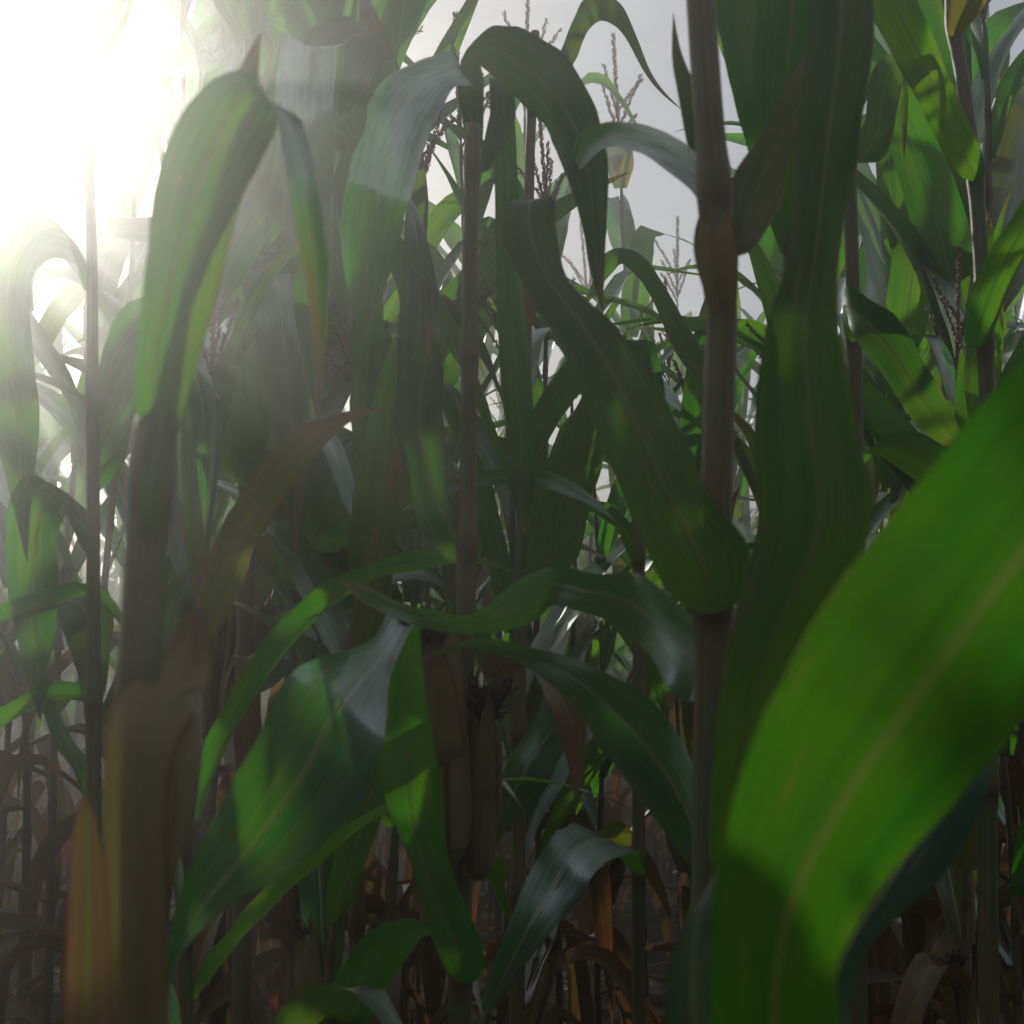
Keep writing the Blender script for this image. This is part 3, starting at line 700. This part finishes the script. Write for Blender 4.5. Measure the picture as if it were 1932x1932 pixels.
# ------------------------------------------------------------------ far rows: one mass nobody could count
mb = MB(); rng = random.Random(3)
for q in range(900):
    yy = 15.8 + 16 * rng.random() ** 2; xx = rng.uniform(-.42, .42) * yy
    h = rng.uniform(2.3, 2.8)
    tube(mb, [Vector((xx, yy, 0)), Vector((xx, yy, h * .6)), Vector((xx + .03, yy, h + .25))], [.012, .01, .003], 4, cap=False)
    for i in range(11):
        az = rng.random() * 6.28; b = Vector((xx, yy, h * (.06 + .083 * i)))
        m = gen_leaf(rng, b, az, rng.uniform(.5, .9), .085, rng.uniform(.7, 1.3), rng.uniform(1, 2.6), None, 0, 7, 2)
        o = len(mb.v)
        mb.v += m.v; mb.uv += m.uv; mb.a += m.a; mb.b += m.b
        mb.f += [tuple(i_ + o for i_ in f) for f in m.f]
tag(mb.build("far_corn_rows", M_LEAF), "far corn rows closing the view behind the plants", "corn", None, "stuff")
mb = MB(); rng = random.Random(8)
for q in range(420):
    yy = rng.uniform(-7, 1.6); xx = rng.uniform(-7, 7)
    if yy > -.9 and abs(xx) < 1.5: continue
    h = rng.uniform(2.3, 2.7)
    tube(mb, [Vector((xx, yy, 0)), Vector((xx, yy, h * .6)), Vector((xx + .03, yy, h + .25))], [.012, .01, .003], 4, cap=False)
    for i in range(10):
        az = rng.random() * 6.28; b = Vector((xx, yy, h * (.1 + .085 * i)))
        m = gen_leaf(rng, b, az, rng.uniform(.5, .9), .085, rng.uniform(.7, 1.3), rng.uniform(1, 2.6), None, 0, 9, 2)
        o = len(mb.v)
        mb.v += m.v; mb.uv += m.uv; mb.a += m.a; mb.b += m.b
        mb.f += [tuple(i_ + o for i_ in f) for f in m.f]
tag(mb.build("near_corn_rows", M_LEAF), "corn rows standing around the viewpoint", "corn", None, "stuff")

# ------------------------------------------------------------------ ground and litter
me = bpy.data.meshes.new("soil"); bm = bmesh.new()
bmesh.ops.create_grid(bm, x_segments=120, y_segments=120, size=60)
for v in bm.verts:
    v.co.z = .03 * noise.noise(v.co * 1.3) + .02 * noise.noise(v.co * 4)
bm.to_mesh(me); bm.free(); me.materials.append(M_SOIL)
go = bpy.data.objects.new("ground", me); col.objects.link(go); tag(go, kind="structure")
mb = MB(); rng = random.Random(9)
for q in range(1500):
    yy = rng.uniform(1, 12); xx = rng.uniform(-.5, .5) * (yy + .5)
    m = gen_leaf(rng, Vector((xx, yy, rng.uniform(.03, .10))), rng.random() * 6.28, rng.uniform(.15, .5), rng.uniform(.02, .05), rng.uniform(-.1, .4), rng.uniform(.3, 1.0), None, rng.uniform(-2, 2), 7, 2, .3)
    o = len(mb.v)
    for p in m.v: p.z = max(p.z, .015 + .02 * rng.random())
    mb.v += m.v; mb.uv += m.uv; mb.a += m.a; mb.b += m.b
    mb.f += [tuple(i_ + o for i_ in f) for f in m.f]
tag(mb.build("leaf_litter", M_DRY), "dry fallen corn leaves covering the soil", "leaf litter", None, "stuff")

# ------------------------------------------------------------------ haze volume, added to stand in for lens glare
GLARE_HAZE = True
if GLARE_HAZE:
    me = bpy.data.meshes.new("haze"); bm = bmesh.new()
    bmesh.ops.create_cube(bm, size=1)
    for v in bm.verts:
        v.co = Vector((v.co.x * 130, v.co.y * 130, (v.co.z + .5) * 5.0 - 1.3))
    bm.to_mesh(me); bm.free()
    m, nt = mat_new("glare_haze_air"); b = NB(nt)
    pv = b.n('ShaderNodeVolumePrincipled')
    pv.inputs['Color'].default_value = (.97, .97, .95, 1)
    pv.inputs['Density'].default_value = .075
    pv.inputs['Anisotropy'].default_value = .89
    out = b.n('ShaderNodeOutputMaterial'); b.l(pv.outputs[0], out.inputs['Volume'])
    me.materials.append(m)
    ho = bpy.data.objects.new("haze", me); col.objects.link(ho); tag(ho, "thin haze added over the field in place of lens glare", "haze", None, "stuff")

# ------------------------------------------------------------------ light
SUN_EL, SUN_AZ = 25.0, -25.0            # degrees above the horizon; from the view direction, minus = left
sd = Vector((math.sin(R(SUN_AZ)) * math.cos(R(SUN_EL)), math.cos(R(SUN_AZ)) * math.cos(R(SUN_EL)), math.sin(R(SUN_EL))))
sl = bpy.data.lights.new("sun", 'SUN'); sl.energy = 5.0; sl.angle = R(.5); sl.color = (1, .95, .86)
so = bpy.data.objects.new("sun", sl); so.rotation_euler = (-sd).to_track_quat('-Z', 'Y').to_euler(); so.location = (-3, 6, 6); col.objects.link(so)
wd = bpy.data.worlds.new("World"); scene.world = wd; wd.use_nodes = True
nt = wd.node_tree; nt.nodes.clear(); b = NB(nt)
sky = b.n('ShaderNodeTexSky'); sky.sky_type = 'NISHITA'; sky.sun_disc = False
sky.sun_elevation = R(SUN_EL); sky.sun_rotation = R(SUN_AZ)
sky.air_density = 1.0; sky.dust_density = 3.0; sky.ozone_density = 1.0
tcn = b.n('ShaderNodeTexCoord').outputs['Generated']
mp = b.n('ShaderNodeMapping'); mp.inputs['Scale'].default_value = (1.2, 1.2, 5); b.l(tcn, mp.inputs[0])
cl = b.noise(mp.outputs[0], 2.2, 5, .6)
cloud = b.mix(b.ramp(cl, .3, .7), (4.6, 5.0, 5.5), (6.2, 6.4, 6.7))
fin = b.mix(.72, sky.outputs[0], cloud)
bg = b.n('ShaderNodeBackground'); b.l(fin, bg.inputs[0]); bg.inputs[1].default_value = .112
out = b.n('ShaderNodeOutputWorld'); b.l(bg.outputs[0], out.inputs[0])

# ------------------------------------------------------------------ render settings
scene.view_settings.view_transform = 'Standard'
scene.view_settings.look = 'None'
scene.view_settings.exposure = -.35
scene.view_settings.gamma = 1
cy = scene.cycles
cy.use_denoising = True
cy.max_bounces = 8; cy.diffuse_bounces = 4; cy.glossy_bounces = 3; cy.transmission_bounces = 6; cy.volume_bounces = 0
cy.sample_clamp_indirect = 6
